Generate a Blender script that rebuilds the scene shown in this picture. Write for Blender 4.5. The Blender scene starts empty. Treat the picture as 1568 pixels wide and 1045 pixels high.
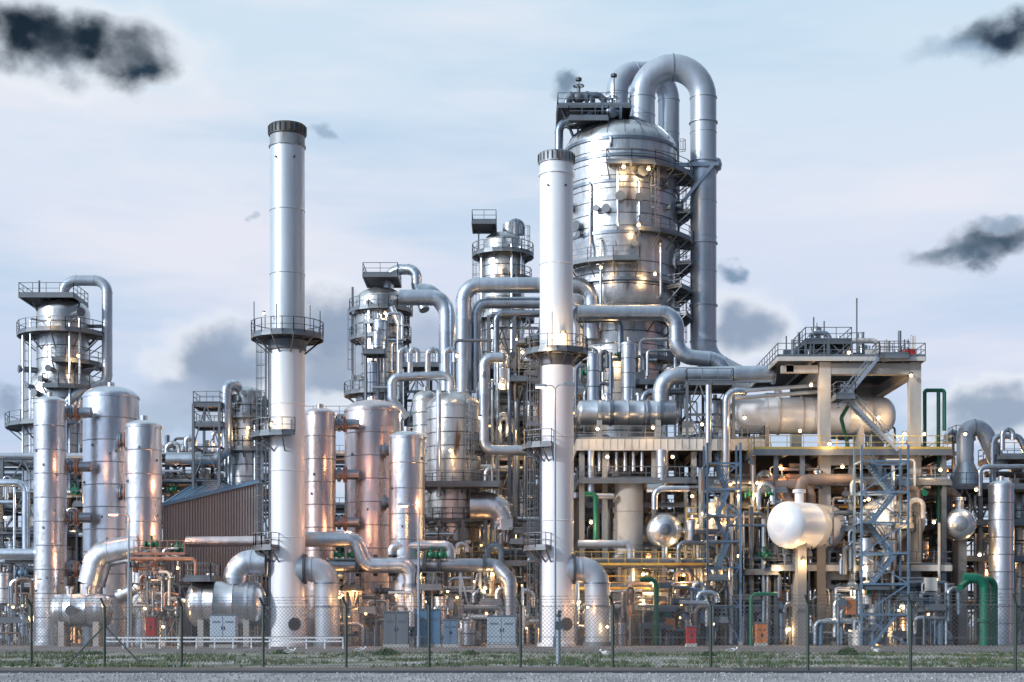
import bpy, math, random
from mathutils import Vector, Matrix
random.seed(7)
R=random.random
def U(a,b): return a+(b-a)*R()
F=2400.;CU=784.;HV=958.;CH=1.6
sc=bpy.context.scene
# projection helper: image pixel coordinates (u,v) at chosen distance d (metres) -> world position
def P(u,v,d): return Vector(((u-CU)*d/F,d,CH+(HV-v)*d/F))
def GV(d): return HV+CH*F/d
# ------------------------------------------------------------------ materials
MATS={}
def mat(name,col,metal=0.,rough=.5,var=.2,dirt=.25,bump=.0,rust=0.,emis=0.,streak=.15,nscale=.9):
    m=bpy.data.materials.new(name);m.use_nodes=True;nt=m.node_tree;N=nt.nodes;L=nt.links
    bs=N['Principled BSDF'];bs.inputs['Metallic'].default_value=metal
    if emis>0:
        bs.inputs['Base Color'].default_value=(*col,1)
        bs.inputs['Emission Color'].default_value=(*col,1);bs.inputs['Emission Strength'].default_value=emis
        m.cycles.emission_sampling='NONE';MATS[name]=m;return m
    g=N.new('ShaderNodeNewGeometry');mp=N.new('ShaderNodeMapping');mp.inputs['Scale'].default_value=(1,1,streak)
    L.new(g.outputs['Position'],mp.inputs['Vector'])
    n=N.new('ShaderNodeTexNoise');n.inputs['Scale'].default_value=nscale;n.inputs['Detail'].default_value=4;n.inputs['Roughness'].default_value=.68
    L.new(mp.outputs[0],n.inputs['Vector'])
    at=N.new('ShaderNodeAttribute');at.attribute_name='rnd'
    a=N.new('ShaderNodeMath');a.operation='MULTIPLY_ADD';a.inputs[1].default_value=var;a.inputs[2].default_value=1-var*.5-dirt
    L.new(at.outputs['Fac'],a.inputs[0])
    c=N.new('ShaderNodeMath');c.operation='MULTIPLY_ADD';c.inputs[1].default_value=dirt*2
    L.new(n.outputs[0],c.inputs[0]);L.new(a.outputs[0],c.inputs[2])
    h=N.new('ShaderNodeHueSaturation');h.inputs['Color'].default_value=(*col,1);L.new(c.outputs[0],h.inputs['Value'])
    out=h.outputs[0]
    if rust>0:
        n2=N.new('ShaderNodeTexNoise');n2.inputs['Scale'].default_value=1.7;n2.inputs['Detail'].default_value=4
        L.new(mp.outputs[0],n2.inputs['Vector'])
        mr=N.new('ShaderNodeMapRange');mr.inputs[1].default_value=.66-rust*.3;mr.inputs[2].default_value=.78-rust*.3
        L.new(n2.outputs[0],mr.inputs[0])
        mx=N.new('ShaderNodeMixRGB');L.new(mr.outputs[0],mx.inputs[0]);L.new(out,mx.inputs[1]);mx.inputs[2].default_value=(.15,.09,.055,1)
        out=mx.outputs[0]
    L.new(out,bs.inputs['Base Color'])
    r=N.new('ShaderNodeMath');r.operation='MULTIPLY_ADD';r.inputs[1].default_value=.35;r.inputs[2].default_value=rough-.17
    L.new(n.outputs[0],r.inputs[0]);L.new(r.outputs[0],bs.inputs['Roughness'])
    if bump>0:
        n3=N.new('ShaderNodeTexNoise');n3.inputs['Scale'].default_value=1.3;n3.inputs['Detail'].default_value=2
        L.new(g.outputs['Position'],n3.inputs['Vector'])
        bp=N.new('ShaderNodeBump');bp.inputs['Strength'].default_value=bump;bp.inputs['Distance'].default_value=.15
        L.new(n3.outputs[0],bp.inputs['Height']);L.new(bp.outputs[0],bs.inputs['Normal'])
    MATS[name]=m;return m
mat('alu',(.62,.67,.73),.9,.32,.28,.34,.22)
mat('alu_pipe',(.50,.56,.63),.85,.32,.25,.34,.15)
mat('alu_warm',(.66,.68,.71),.92,.30,.22,.3,.25)
mat('alu_rose',(.68,.62,.62),.92,.30,.22,.3,.25)
mat('alu_dark',(.24,.285,.34),.8,.34,.3,.35,.2)
mat('alu_old',(.56,.58,.59),.88,.34,.38,.5,.3,rust=.12)
mat('white_paint',(.78,.82,.87),.1,.38,.05,.16,.03)
mat('stack_grey',(.55,.61,.67),.4,.36,.08,.22,.04)
mat('grey_paint',(.42,.48,.55),.4,.36,.08,.25,.05)
mat('cream_paint',(.58,.57,.54),.1,.42,.05,.2,.03)
mat('cap_black',(.06,.07,.075),.3,.5,.6,.4,.1,rust=.4)
mat('cap_grey',(.30,.33,.36),.3,.5,.3,.4,.1,rust=.3)
mat('steel_grey',(.15,.175,.205),.3,.5,.35,.3,rust=.08)
mat('steel_dark',(.065,.08,.10),.3,.55,.4,.3,rust=.1)
mat('steel_blue',(.15,.24,.35),.3,.5,.3,.25)
mat('steel_lattice',(.30,.36,.43),.4,.5,.3,.25)
mat('galv',(.18,.21,.24),.5,.45,.3,.3)
mat('grating',(.07,.08,.09),.4,.6,.3,.3)
mat('concrete',(.37,.37,.36),0,.8,.12,.35,.1,streak=.4)
mat('concrete_dark',(.20,.195,.19),0,.85,.2,.35,.1,streak=.4)
mat('green_paint',(.012,.14,.085),.1,.35,.2,.15)
mat('orange_paint',(.52,.18,.06),.1,.5,.2,.2)
mat('copper_primer',(.36,.20,.15),.4,.45,.3,.3)
mat('yellow_paint',(.42,.33,.10),.1,.45,.2,.2)
mat('red_paint',(.4,.03,.03),.1,.4,.2,.2)
mat('brown_clad',(.20,.155,.135),.2,.6,.3,.35)
mat('blue_box',(.08,.19,.33),.1,.5,.2,.2)
mat('pale_box',(.42,.51,.60),.1,.5,.2,.2)
mat('wall_sheet',(.29,.285,.29),.3,.5,.15,.25)
mat('roof_sheet',(.13,.25,.37),.3,.45,.15,.25)
mat('fence_wire',(.10,.11,.12),.3,.5,.1,.1)
mat('fence_post',(.055,.075,.065),.3,.5,.2,.2)
mat('bird_white',(.8,.8,.8),0,.6,.1,.1)
mat('bird_grey',(.3,.32,.34),0,.6,.1,.1)
mat('lamp_warm',(1,.66,.30),emis=16)
mat('lamp_sodium',(1,.45,.14),emis=13)
mat('stone',(.30,.30,.31),0,.9,.8,.3)
mat('leaf',(.045,.095,.02),0,.7,.9,.3)
mat('leaf_dry',(.16,.15,.07),0,.8,.8,.3)
# ------------------------------------------------------------------ mesh builder
class B:
    def __init__(s,name):
        s.name=name;s.v=[];s.f=[];s.m=[];s.s=[];s.r=[];s.slots=[]
    def mi(s,m):
        if m not in s.slots:s.slots.append(m)
        return s.slots.index(m)
    def quad(s,idx,mi,sm,r): s.f.append(idx);s.m.append(mi);s.s.append(sm);s.r.append(r)
    def box(s,c,h,m,rot=None):
        mi=s.mi(m);b=len(s.v);r=R()
        for i in range(8):
            o=Vector((h[0]*(1 if i&1 else -1),h[1]*(1 if i&2 else -1),h[2]*(1 if i&4 else -1)))
            if rot is not None:o=rot@o
            s.v.append(Vector(c)+o)
        for q in ((0,2,3,1),(4,5,7,6),(0,1,5,4),(2,6,7,3),(0,4,6,2),(1,3,7,5)):
            s.quad(tuple(b+k for k in q),mi,False,r)
    def beam(s,p,q,w,m,h=None):
        p=Vector(p);q=Vector(q);d=q-p;l=d.length
        if l<1e-4:return
        d/=l;up=Vector((0,0,1)) if abs(d.z)<.95 else Vector((0,1,0))
        a=d.cross(up).normalized();c=a.cross(d)
        rot=Matrix((a,c,d)).transposed()
        s.box((p+q)/2,(w/2,(h or w)/2,l/2),m,rot)
    def ibeam(s,p,q,w,m):
        p=Vector(p);q=Vector(q);d=(q-p);l=d.length
        if l<1e-4:return
        d/=l;up=Vector((0,0,1)) if abs(d.z)<.95 else Vector((0,1,0))
        a=d.cross(up).normalized();c=a.cross(d);rot=Matrix((a,c,d)).transposed()
        mid=(p+q)/2;t=w*.09
        s.box(mid+c*(w/2-t/2),(w*.45,t/2,l/2),m,rot);s.box(mid-c*(w/2-t/2),(w*.45,t/2,l/2),m,rot)
        s.box(mid,(t/2,w/2-t,l/2),m,rot)
    def lathe(s,c,ax,prof,m,seg=24,pan=0,ridge=.03,k=3):
        c=Vector(c);ax=Vector(ax).normalized();up=Vector((0,0,1)) if abs(ax.z)<.9 else Vector((1,0,0))
        e1=ax.cross(up).normalized();e2=ax.cross(e1);mi=s.mi(m)
        pr=[prof[0]]
        for (r0,t0),(r1,t1) in zip(prof,prof[1:]):
            L=math.hypot(r1-r0,t1-t0)
            if pan and abs(t1-t0)>pan*1.6:
                n=int(abs(t1-t0)/pan+.5);sg=1 if t1>t0 else -1
                for i in range(1,n):
                    q=i/n;r=r0+(r1-r0)*q;t=t0+(t1-t0)*q
                    if ridge:pr+=[(r,t-.05*sg),(r+ridge,t-.015*sg),(r+ridge,t+.015*sg),(r,t+.05*sg)]
                    else:pr.append((r,t))
            pr.append((r1,t1))
        b=len(s.v)
        for r,t in pr:
            r=max(r,.002)
            for i in range(seg):
                a=2*math.pi*i/seg;s.v.append(c+ax*t+e1*(r*math.cos(a))+e2*(r*math.sin(a)))
        for j in range(len(pr)-1):
            dt=abs(pr[j+1][1]-pr[j][1]);big=dt>.2
            off=random.randrange(k);rv=[R() for _ in range(seg//k+2)];base=R()
            for i in range(seg):
                i2=(i+1)%seg
                rr=(.5*base+.5*rv[((i+off)//k)%max(1,seg//k)]) if big else (-1.2 if (pan and ridge and dt<.06) else .5)
                s.quad((b+j*seg+i,b+j*seg+i2,b+(j+1)*seg+i2,b+(j+1)*seg+i),mi,True,rr)
        s.quad(tuple(b+i for i in range(seg))[::-1],mi,False,.5)
        n=len(pr)-1;s.quad(tuple(b+n*seg+i for i in range(seg)),mi,False,.5)
    def cyl(s,p,q,r,m,seg=12,**k):
        p=Vector(p);q=Vector(q);s.lathe(p,q-p,[(r,0),(r,(q-p).length)],m,seg,**k)
    def sphere(s,p,r,m,seg=10):
        s.lathe(p,(0,0,1),[(r*math.cos(a),r*math.sin(a)) for a in [math.pi*(i/6-.5) for i in range(7)]],m,seg)
    def path(s,pts,Rb,n=7):
        pts=[Vector(p) for p in pts];out=[pts[0]];bends=[]
        for i in range(1,len(pts)-1):
            p=pts[i];a=p-pts[i-1];c=pts[i+1]-p;la=a.length;lc=c.length;a=a/la;c=c/lc
            th=a.angle(c,0)
            if th<.03:out.append(p);continue
            t=min(Rb*math.tan(th/2),.499*la if i>1 else .98*la,.499*lc if i<len(pts)-2 else .98*lc);rb=t/math.tan(th/2)
            st=p-a*t;cen=p+(c-a).normalized()*(rb/math.cos(th/2));ax=a.cross(c).normalized();rv=st-cen
            for j in range(n+1):out.append(cen+Matrix.Rotation(th*j/n,3,ax)@rv)
            bends+= [(st,a),(p+c*t,c)]
        out.append(pts[-1]);return out,bends
    def pipe(s,pts,r,m,bend=None,seg=None,bands=True):
        bend=bend or r*2.6;seg=seg or (8 if r<.2 else 14 if r<.6 else 28)
        pth,bends=s.path(pts,bend,5 if r<.2 else 9);mi=s.mi(m)
        pp=[pth[0]]
        for a,c in zip(pth,pth[1:]):
            l=(c-a).length;n=max(1,min(40,int(l/1.6))) if r>.2 else 1
            for i in range(1,n+1):pp.append(a+(c-a)*i/n)
        pth=pp;b=len(s.v);d=(pth[1]-pth[0]).normalized()
        up=Vector((0,0,1)) if abs(d.z)<.9 else Vector((1,0,0));e=d.cross(up).normalized();pd=d
        for i,p in enumerate(pth):
            if i==0:t=d
            elif i==len(pth)-1:t=(pth[i]-pth[i-1])
            else:t=((pth[i+1]-pth[i]).normalized()+(pth[i]-pth[i-1]).normalized())
            if t.length<1e-6:t=pd
            t=t.normalized();e=(e-t*e.dot(t)).normalized();g=t.cross(e);pd=t
            for j in range(seg):
                a=2*math.pi*j/seg;s.v.append(p+e*(r*math.cos(a))+g*(r*math.sin(a)))
        for i in range(len(pth)-1):
            rr=R()
            for j in range(seg):
                j2=(j+1)%seg;s.quad((b+i*seg+j,b+(i+1)*seg+j,b+(i+1)*seg+j2,b+i*seg+j2)[::-1],mi,True,rr)
        s.quad(tuple(b+i for i in range(seg)),mi,False,.5);n=len(pth)-1
        s.quad(tuple(b+n*seg+i for i in range(seg))[::-1],mi,False,.5)
        if bands and r>.15:
            for p,t in bends:s.cyl(p-t*.05,p+t*.05,r*1.05,m,seg)
            for i in range(1,len(pth)-1,2):
                if (pth[i+1]-pth[i]).length>1.2:
                    t=(pth[i+1]-pth[i]).normalized();s.cyl(pth[i]-t*.035,pth[i]+t*.035,r*1.03,m,seg)
    def flange(s,p,ax,r,m,t=.12):
        p=Vector(p);ax=Vector(ax).normalized()
        s.cyl(p-ax*t,p-ax*t*.15,r,m,16);s.cyl(p+ax*t*.15,p+ax*t,r,m,16)
    def rail(s,pts,m='galv',h=1.1,sp=1.4,w=.055,toe=True):
        pts=[Vector(p) for p in pts];z=Vector((0,0,1))
        for a,c in zip(pts,pts[1:]):
            s.beam(a+z*h,c+z*h,w,m);s.beam(a+z*h*.52,c+z*h*.52,w*.8,m)
            if toe:s.beam(a+z*.1,c+z*.1,.02,m,.2)
            n=max(1,round((c-a).length/sp))
            for i in range(n+1):
                p=a+(c-a)*i/n;s.beam(p,p+z*h,w,m)
    def arcpts(s,c,r,a0,a1,n):
        return [Vector((c[0]+r*math.cos(math.radians(a0+(a1-a0)*i/n)),c[1]+r*math.sin(math.radians(a0+(a1-a0)*i/n)),c[2])) for i in range(n+1)]
    def ring(s,c,ri,ro,a0,a1,m='galv',brk=True,h=1.1):
        n=max(3,int(abs(a1-a0)/18));o=s.arcpts(c,ro,a0,a1,n);i_=s.arcpts(c,ri,a0,a1,n);mi=s.mi('grating')
        for k in range(n):
            b=len(s.v);z=Vector((0,0,.12))
            s.v+= [i_[k],o[k],o[k+1],i_[k+1],i_[k]-z,o[k]-z,o[k+1]-z,i_[k+1]-z]
            for q in ((0,1,2,3),(7,6,5,4),(1,5,6,2),(0,3,7,4),(0,4,5,1),(3,2,6,7)):s.quad(tuple(b+x for x in q),mi,False,.5)
            s.beam(o[k]-z,o[k+1]-z,.08,m,.22)
        s.rail(o,m,h,sp=9)
        if abs(a1-a0)<355:
            s.rail([i_[0],o[0]],m,h);s.rail([i_[-1],o[-1]],m,h)
        if brk:
            for k in range(0,n+1,2 if n>6 else 1):
                dn=Vector((0,0,-(ro-ri)*.9));s.beam(o[k]-z,i_[k]+dn,.1,m)
                s.beam(i_[k]-z,o[k]-z,.12,m)
    def ladder(s,c,z0,z1,ang,r,m='galv',cage=True):
        a=math.radians(ang);n=Vector((math.cos(a),math.sin(a),0));t=Vector((-n.y,n.x,0));b=Vector((c[0],c[1],0))+n*(r+.2)
        for sg in (-.25,.25):s.beam(b+t*sg+Vector((0,0,z0)),b+t*sg+Vector((0,0,z1)),.06,m)
        z=z0
        while z<z1:
            s.beam(b-t*.25+Vector((0,0,z)),b+t*.25+Vector((0,0,z)),.035,m);z+=.4
        if cage:
            cc=b+n*.35
            z=z0+2.2;hoops=[]
            while z<z1+.6:
                pts=[cc+Vector((0,0,z))+(n*math.cos(x)+t*math.sin(x))*.38 for x in [math.radians(-130+260*i/6) for i in range(7)]]
                for p,q in zip(pts,pts[1:]):s.beam(p,q,.04,m)
                hoops.append(pts);z+=1.0
            if len(hoops)>1:
                for i in (1,2,3,4,5):s.beam(hoops[0][i],hoops[-1][i],.035,m)
    def deck(s,x0,x1,y0,y1,z,m='steel_grey',rail='galv',t=.3,sides='flrb',h=1.1):
        s.box(((x0+x1)/2,(y0+y1)/2,z-.05),((x1-x0)/2-.05,(y1-y0)/2-.05,.05),'grating')
        for a,c in (((x0,y0),(x1,y0)),((x0,y1),(x1,y1)),((x0,y0),(x0,y1)),((x1,y0),(x1,y1))):
            s.beam((a[0],a[1],z-t/2),(c[0],c[1],z-t/2),.12,m,t)
        n=max(1,int((x1-x0)/2.5))
        for i in range(1,n):
            x=x0+(x1-x0)*i/n;s.beam((x,y0+.1,z-t*.6),(x,y1-.1,z-t*.6),.1,m,t*.7)
        if rail:
            if 'f' in sides:s.rail([(x0,y0,z),(x1,y0,z)],rail,h)
            if 'b' in sides:s.rail([(x0,y1,z),(x1,y1,z)],rail,h)
            if 'l' in sides:s.rail([(x0,y0,z),(x0,y1,z)],rail,h)
            if 'r' in sides:s.rail([(x1,y0,z),(x1,y1,z)],rail,h)
    def frame(s,x0,x1,y0,y1,zs,nx,ny,w,m,brace=.3,ib=True):
        xs=[x0+(x1-x0)*i/nx for i in range(nx+1)];ys=[y0+(y1-y0)*i/ny for i in range(ny+1)]
        bm=s.ibeam if ib else s.beam
        for x in xs:
            for y in ys:
                bm((x,y,zs[0]),(x,y,zs[-1]),w,m);
                if zs[0]<.2:s.box((x,y,.15),(w*.8,w*.8,.15),'concrete')
        for z in zs[1:]:
            for y in ys:
                for a,c in zip(xs,xs[1:]):bm((a+w*.5,y,z),(c-w*.5,y,z),w*.8,m)
            for x in xs:
                for a,c in zip(ys,ys[1:]):bm((x,a+w*.5,z),(x,c-w*.5,z),w*.7,m)
        for y in (ys[0],ys[-1]):
            for a,c in zip(xs,xs[1:]):
                for e,g in zip(zs,zs[1:]):
                    q=R()
                    if q<brace*.5:
                        s.beam((a,y,e),(c,y,g),w*.35,m);s.beam((c,y+.15,e),(a,y+.15,g),w*.35,m)
                    elif q<brace:
                        mx=(a+c)/2;s.beam((a,y,e),(mx,y,g),w*.4,m);s.beam((c,y,e),(mx,y,g),w*.4,m)
    def flight(s,p0,p1,wv,m='steel_lattice'):
        p0=Vector(p0);p1=Vector(p1);wv=Vector(wv)
        n=max(2,int(abs(p1.z-p0.z)/.22))
        for o in (Vector((0,0,0)),wv):
            s.beam(p0+o,p1+o,.08,m,.26)
            s.beam(p0+o+Vector((0,0,1)),p1+o+Vector((0,0,1)),.05,m);s.beam(p0+o+Vector((0,0,.5)),p1+o+Vector((0,0,.5)),.04,m)
            for i in range(0,n+1,4):
                q=p0+(p1-p0)*i/n+o;s.beam(q,q+Vector((0,0,1)),.045,m)
        for i in range(n+1):
            q=p0+(p1-p0)*i/n;s.beam(q,q+wv,.22,m,.04)
    def stairtower(s,x0,x1,y0,y1,z0,z1,lift,m='steel_blue'):
        for x in (x0,x1):
            for y in (y0,y1):s.beam((x,y,z0),(x,y,z1+1),.16,m)
        z=z0;k=0;w=(y1-y0)/2-.1
        while z+lift<=z1+.1:
            ya=y0+.1 if k%2==0 else y0+w+.1
            a,c=(x0+.9,x1-.9) if k%2==0 else (x1-.9,x0+.9)
            s.flight((a,ya,z),(c,ya,z+lift),(0,w-.1,0),m)
            for x in (x0,x1):
                s.beam((x,y0,z+lift),(x,y1,z+lift),.12,m)
            for y in (y0,y1):s.beam((x0,y,z+lift),(x1,y,z+lift),.14,m);
            xe=x1 if k%2==0 else x0;xi=c
            s.box(((xe+xi)/2,(y0+y1)/2,z+lift-.03),(abs(xe-xi)/2,(y1-y0)/2-.06,.03),'grating')
            s.beam((x0,y0,z),(x1,y0,z+lift),.09,m) if k%2 else s.beam((x1,y0,z),(x0,y0,z+lift),.09,m)
            z+=lift;k+=1
    def valve(s,p,r,m='green_paint',ax=(1,0,0)):
        p=Vector(p);ax=Vector(ax)
        s.lathe(p-ax*r*1.6,ax,[(r*1.2,0),(r*1.2,r*.3),(r*.6,r*.5),(r*.95,r*1.1),(r*1.1,r*1.6),(r*.95,r*2.1),(r*.6,r*2.7),(r*1.2,r*2.9),(r*1.2,r*3.2)],m,14)
        s.cyl(p+Vector((0,0,r*.6)),p+Vector((0,0,r*2.2)),r*.35,m,8)
        c=p+Vector((0,0,r*2.2));q=s.arcpts(c,r*1.0,0,360,10)
        for a,b in zip(q,q[1:]):s.beam(a,b,r*.16,m)
        s.beam(q[0],q[5],r*.12,m);s.beam(q[2],q[7],r*.12,m)
    # --- versions taking image pixel coordinates
    def vessel(s,u,d,vt,vb,r,m,dome=.5,pan=1.2,seg=32,skirt=False,ridge=.03,k=3):
        q=d/F;rr=r*q;zt=P(u,vt,d).z;zb=P(u,vb,d).z if vb else 0.;c=(P(u,0,d).x,d,0)
        h=rr*dome;pr=[(rr,zb),(rr,zt-h)]+[(rr*math.cos(a),zt-h+h*math.sin(a)) for a in [math.pi/2*i/8 for i in range(1,9)]]
        if skirt:pr=[(rr*1.08,zb),(rr*1.08,zb+.3),(rr,zb+.32)]+pr[1:]
        s.lathe(c,(0,0,1),pr,m,seg,pan,ridge,k)
        s.lathe(c,(0,0,1),[(rr,zt-h-.1),(rr+.06,zt-h-.1),(rr+.06,zt-h+.08),(rr*.98,zt-h+.1)],m,seg)
        s.cyl((c[0],c[1],zt-.1),(c[0],c[1],zt+.3),min(.3,rr*.22),m,10)
        return Vector(c),rr,zb,zt
    def drum(s,u0,u1,v,d,r,m,ax=(1,0,0),pan=1.6,sad=True,dome=.5,zsup=None):
        a=P(u0,v,d);c=P(u1,v,d);rr=r*d/F;ax=Vector(ax).normalized();L=(c.x-a.x)
        if abs(ax.x)<.5:L=abs(u1-u0)*d/F
        h=rr*dome
        pr=[(rr*math.sin(x),h-h*math.cos(x)) for x in [math.pi/2*i/7 for i in range(8)]]
        pr+= [(rr*math.sin(x),L-h+h*math.cos(x)) for x in [math.pi/2*(7-i)/7 for i in range(8)]]
        s.lathe(a,ax,pr,m,32,pan,.02)
        if sad:
            for f in (.22,.78):
                p=a+ax*L*f;zs=zsup if zsup is not None else 0
                s.box((p.x,p.y,(zs+p.z-rr*.6)/2),(.22,rr*.75,(p.z-rr*.6-zs)/2),'concrete')
                s.lathe(p-ax*.12,ax,[(rr*1.03,0),(rr*1.03,.24)],m,32)
        for f in (.3,.6):
            p=a+ax*L*f;s.cyl(p,p+Vector((0,0,rr+.5)),.22,m,10);s.flange(p+Vector((0,0,rr+.5)),(0,0,1),.34,m,.08)
        return a,rr,L
    def pp(s,pts,r,m,bend=None,**k):
        d=pts[0][2];s.pipe([P(*p) for p in pts],r*d/F,m,bend*d/F if bend else None,**k)
    def vent(s,u,v0,v1,d,w,r=4,m='alu_pipe'):
        s.pp([(u,v0,d),(u,v1,d),(u+w,v1,d),(u+w,(v0*.5+v1*.5),d)],r,m,abs(w)/2)
    def done(s,parent=None):
        if not s.v:return None
        xs=[p[0] for p in s.v];ys=[p[1] for p in s.v];zs=[p[2] for p in s.v]
        o=Vector(((min(xs)+max(xs))/2,(min(ys)+max(ys))/2,min(zs)))
        me=bpy.data.meshes.new(s.name);me.from_pydata([tuple(Vector(p)-o) for p in s.v],[],s.f)
        for n in s.slots:me.materials.append(MATS[n])
        me.polygons.foreach_set('material_index',s.m);me.polygons.foreach_set('use_smooth',s.s)
        at=me.attributes.new('rnd','FLOAT','FACE');at.data.foreach_set('value',s.r)
        me.update();me.set_sharp_from_angle(angle=math.radians(38))
        ob=bpy.data.objects.new(s.name,me);ob.location=o;sc.collection.objects.link(ob)
        if parent:ob.parent=parent;ob.matrix_parent_inverse=Matrix.Translation(-Vector(parent.location))
        return ob
X=lambda u,d:(u-CU)*d/F
Z=lambda v,d:CH+(HV-v)*d/F
# ------------------------------------------------------------------ plant lighting
LIT=B('plant_floodlights');LIGHTS=[]
def lamp(u,v,d,e=0,r=.13,sod=False):
    p=P(u,v,d);m='lamp_sodium' if sod else 'lamp_warm'
    LIT.sphere(p,r,m,8);LIT.cyl(p+Vector((0,0,r*.6)),p+Vector((0,0,r*1.8)),r*1.25,'steel_dark',8)
    LIT.beam(p+Vector((0,0,r*1.6)),p+Vector((0,.7,r*1.6)),.05,'steel_dark')
    if e:LIGHTS.append((p+Vector((0,-.45,-.1)),e*1.9,(1,.42,.14) if sod else (1,.60,.27)))
# ------------------------------------------------------------------ chimneys
def chimney(u,vt,rt,rb,vp,phw,up,lo,lad,plats,capm,capl):
    b=B('chimney_stack');d=120;q=d/F;c=(X(u,d),d,0);zt=Z(vt,d);zp=Z(vp,d);zc=Z(vt+34,d)
    rt*=q;rb*=q
    b.lathe(c,(0,0,1),[(rb*1.12,0),(rb*1.12,.25),(rb*1.02,.3),(rb,3.2),(rb*.985,zp-.1)],lo,48,5.5,.035,6)
    b.lathe(c,(0,0,1),[(rt,zp-.1),(rt,zc)],up,48,5.6,.04,6)
    b.lathe(c,(0,0,1),[(rt,zc),(rt+.09,zc),(rt+.09,zc+.14),(rt+.01,zc+.16),(rt+.01,zt-.85)],capl,48,0)
    b.lathe(c,(0,0,1),[(rt+.01,zt-.85),(rt+.1,zt-.8),(rt+.1,zt-.12),(rt+.02,zt),(rt-.12,zt),(rt-.14,zt-1.0),(.01,zt-1.0)],capm,48,0)
    for i in range(24):
        a=2*math.pi*i/24;b.box((c[0]+(rt+.12)*math.cos(a),c[1]+(rt+.12)*math.sin(a),zt-.4),(.04,.04,.3),'cap_black')
    for a in (-120,-60):
        a=math.radians(a);b.cyl((c[0]+rt*math.cos(a),c[1]+rt*math.sin(a),zc-1.0),(c[0]+(rt+.12)*math.cos(a),c[1]+(rt+.12)*math.sin(a),zc-1.0),.08,'steel_dark',8)
    b.ring((c[0],c[1],zp),rt,phw*q,0,360,'galv')
    b.lathe(c,(0,0,1),[(rt,zp-1.1),(rt+.12,zp-1.0),(rt+.16,zp-.3),(phw*q*.5,zp-.16)],'steel_grey',40)
    for k in range(6):
        a=math.radians(k*60+20);p=Vector((c[0]+phw*q*.93*math.cos(a),c[1]+phw*q*.93*math.sin(a),zp))
        b.beam(p,p+Vector((0,0,1.9+R())),.07,'galv')
    for (ul,v0,v1) in lad:
        b.ladder(c,Z(v0,d),Z(v1,d),-162 if ul<0 else -35,rb+.1)
    for (v,a0,a1,w) in plats:b.ring((c[0],c[1],Z(v,d)),rb,rb+w,a0,a1,'galv')
    for a in (-150,-156):
        a=math.radians(a);b.beam((c[0]+(rb+.12)*math.cos(a),c[1]+(rb+.12)*math.sin(a),.3),(c[0]+(rb+.12)*math.cos(a),c[1]+(rb+.12)*math.sin(a),zp),.07,'galv')
    a=math.radians(-62);n=Vector((math.cos(a),math.sin(a),0));p=Vector(c)+n*(rb*.97)+Vector((0,0,1.7))
    b.cyl(p,p+n*.25,.42,'steel_grey',18);b.cyl(p+n*.25,p+n*.34,.5,'steel_dark',18)
    for k in range(8):
        a2=2*math.pi*k/8;b.cyl(p+n*.34+Vector((.4*math.cos(a2)*-n.y,.4*math.cos(a2)*n.x,.4*math.sin(a2))),p+n*.39+Vector((.4*math.cos(a2)*-n.y,.4*math.cos(a2)*n.x,.4*math.sin(a2))),.05,'steel_grey',6)
    b.pipe([Vector((c[0]+rb*.6,d-.2,Z(872,d))),Vector((X(u+62,d),d-.2,Z(872,d))),Vector((X(u+62,d),d-.2,0.2))],19*q,'grey_paint',24*q,28)
    b.cyl((X(u+62,d),d-.2,0),(X(u+62,d),d-.2,.35),22*q,'steel_grey',28)
    for v in (895,930):b.cyl((X(u+62,d),d-.2,Z(v,d)),(X(u+62,d),d-.2,Z(v,d)+.12),20.5*q,'alu_dark',28)
    b.lathe((c[0]+rb*.95,d-.2,Z(872,d)),(1,0,0),[(21*q,0),(23*q,.02),(23*q,.2),(19*q,.22)],'steel_dark',28)
    return b.done()
chimney(440,193,26.5,27,517,55,'stack_grey','white_paint',[(-1,985,520)],[(668,150,290,1.4),(840,150,250,1.2)],'cap_black','cap_grey')
chimney(852,236,25.5,26.5,541,48,'white_paint','white_paint',[(-1,985,545)],[(685,150,260,1.3),(840,150,250,1.2)],'cap_grey','white_paint')
lamp(862,512,118.2,170,.16);lamp(838,535,118,50,.1);lamp(404,480,118.5,0,.09);lamp(415,650,118,50)
# ------------------------------------------------------------------ reactor/absorber vessel groups
def group(vs,conn,d0,mats):
    for i,(u,r,vt,dd) in enumerate(vs):
        b=B('absorber_vessel')
        b.vessel(u,d0+dd,vt,None,r,mats[i],.42,1.9,40,True,.03,4)
        c=P(u,0,d0+dd);q=(d0+dd)/F
        for k in range(8):
            a=math.radians(-90+U(-70,70));n=Vector((math.cos(a),math.sin(a),0));z=U(3,Z(vt,d0+dd)-2)
            b.box(Vector((c.x,c.y,z))+n*(r*q+.04),(.06,.06,.1),'steel_grey')
        if i==0:
            for (ua,ub,v,dd2) in conn:
                z=Z(v,d0+dd2);y=d0+dd2
                b.cyl((X(ua,y),y,z),(X(ub,y),y,z),.42,'alu_dark',18)
                xm=X((ua+ub)/2,y)
                b.flange((xm+.18,y,z),(1,0,0),.66,'copper_primer',.13);b.flange((xm-.3,y,z),(1,0,0),.62,'alu_dark',.12)
        b.done()
group([(77,24.5,607,-1),(170,42,592,3),(220,27.5,643,-3)],[(90,140,632,0),(90,140,715,0),(90,140,793,0),(90,140,872,0),(180,200,674,0),(180,200,755,0)],127,['alu_warm','alu','alu_warm'])
group([(490,24,625,-1),(571,43,613,3),(623,27.5,660,-3)],[(500,550,650,0),(500,550,727,0),(500,550,800,0),(585,605,690,0),(585,605,770,0)],127,['alu_rose','alu_rose','alu_warm'])
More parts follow.
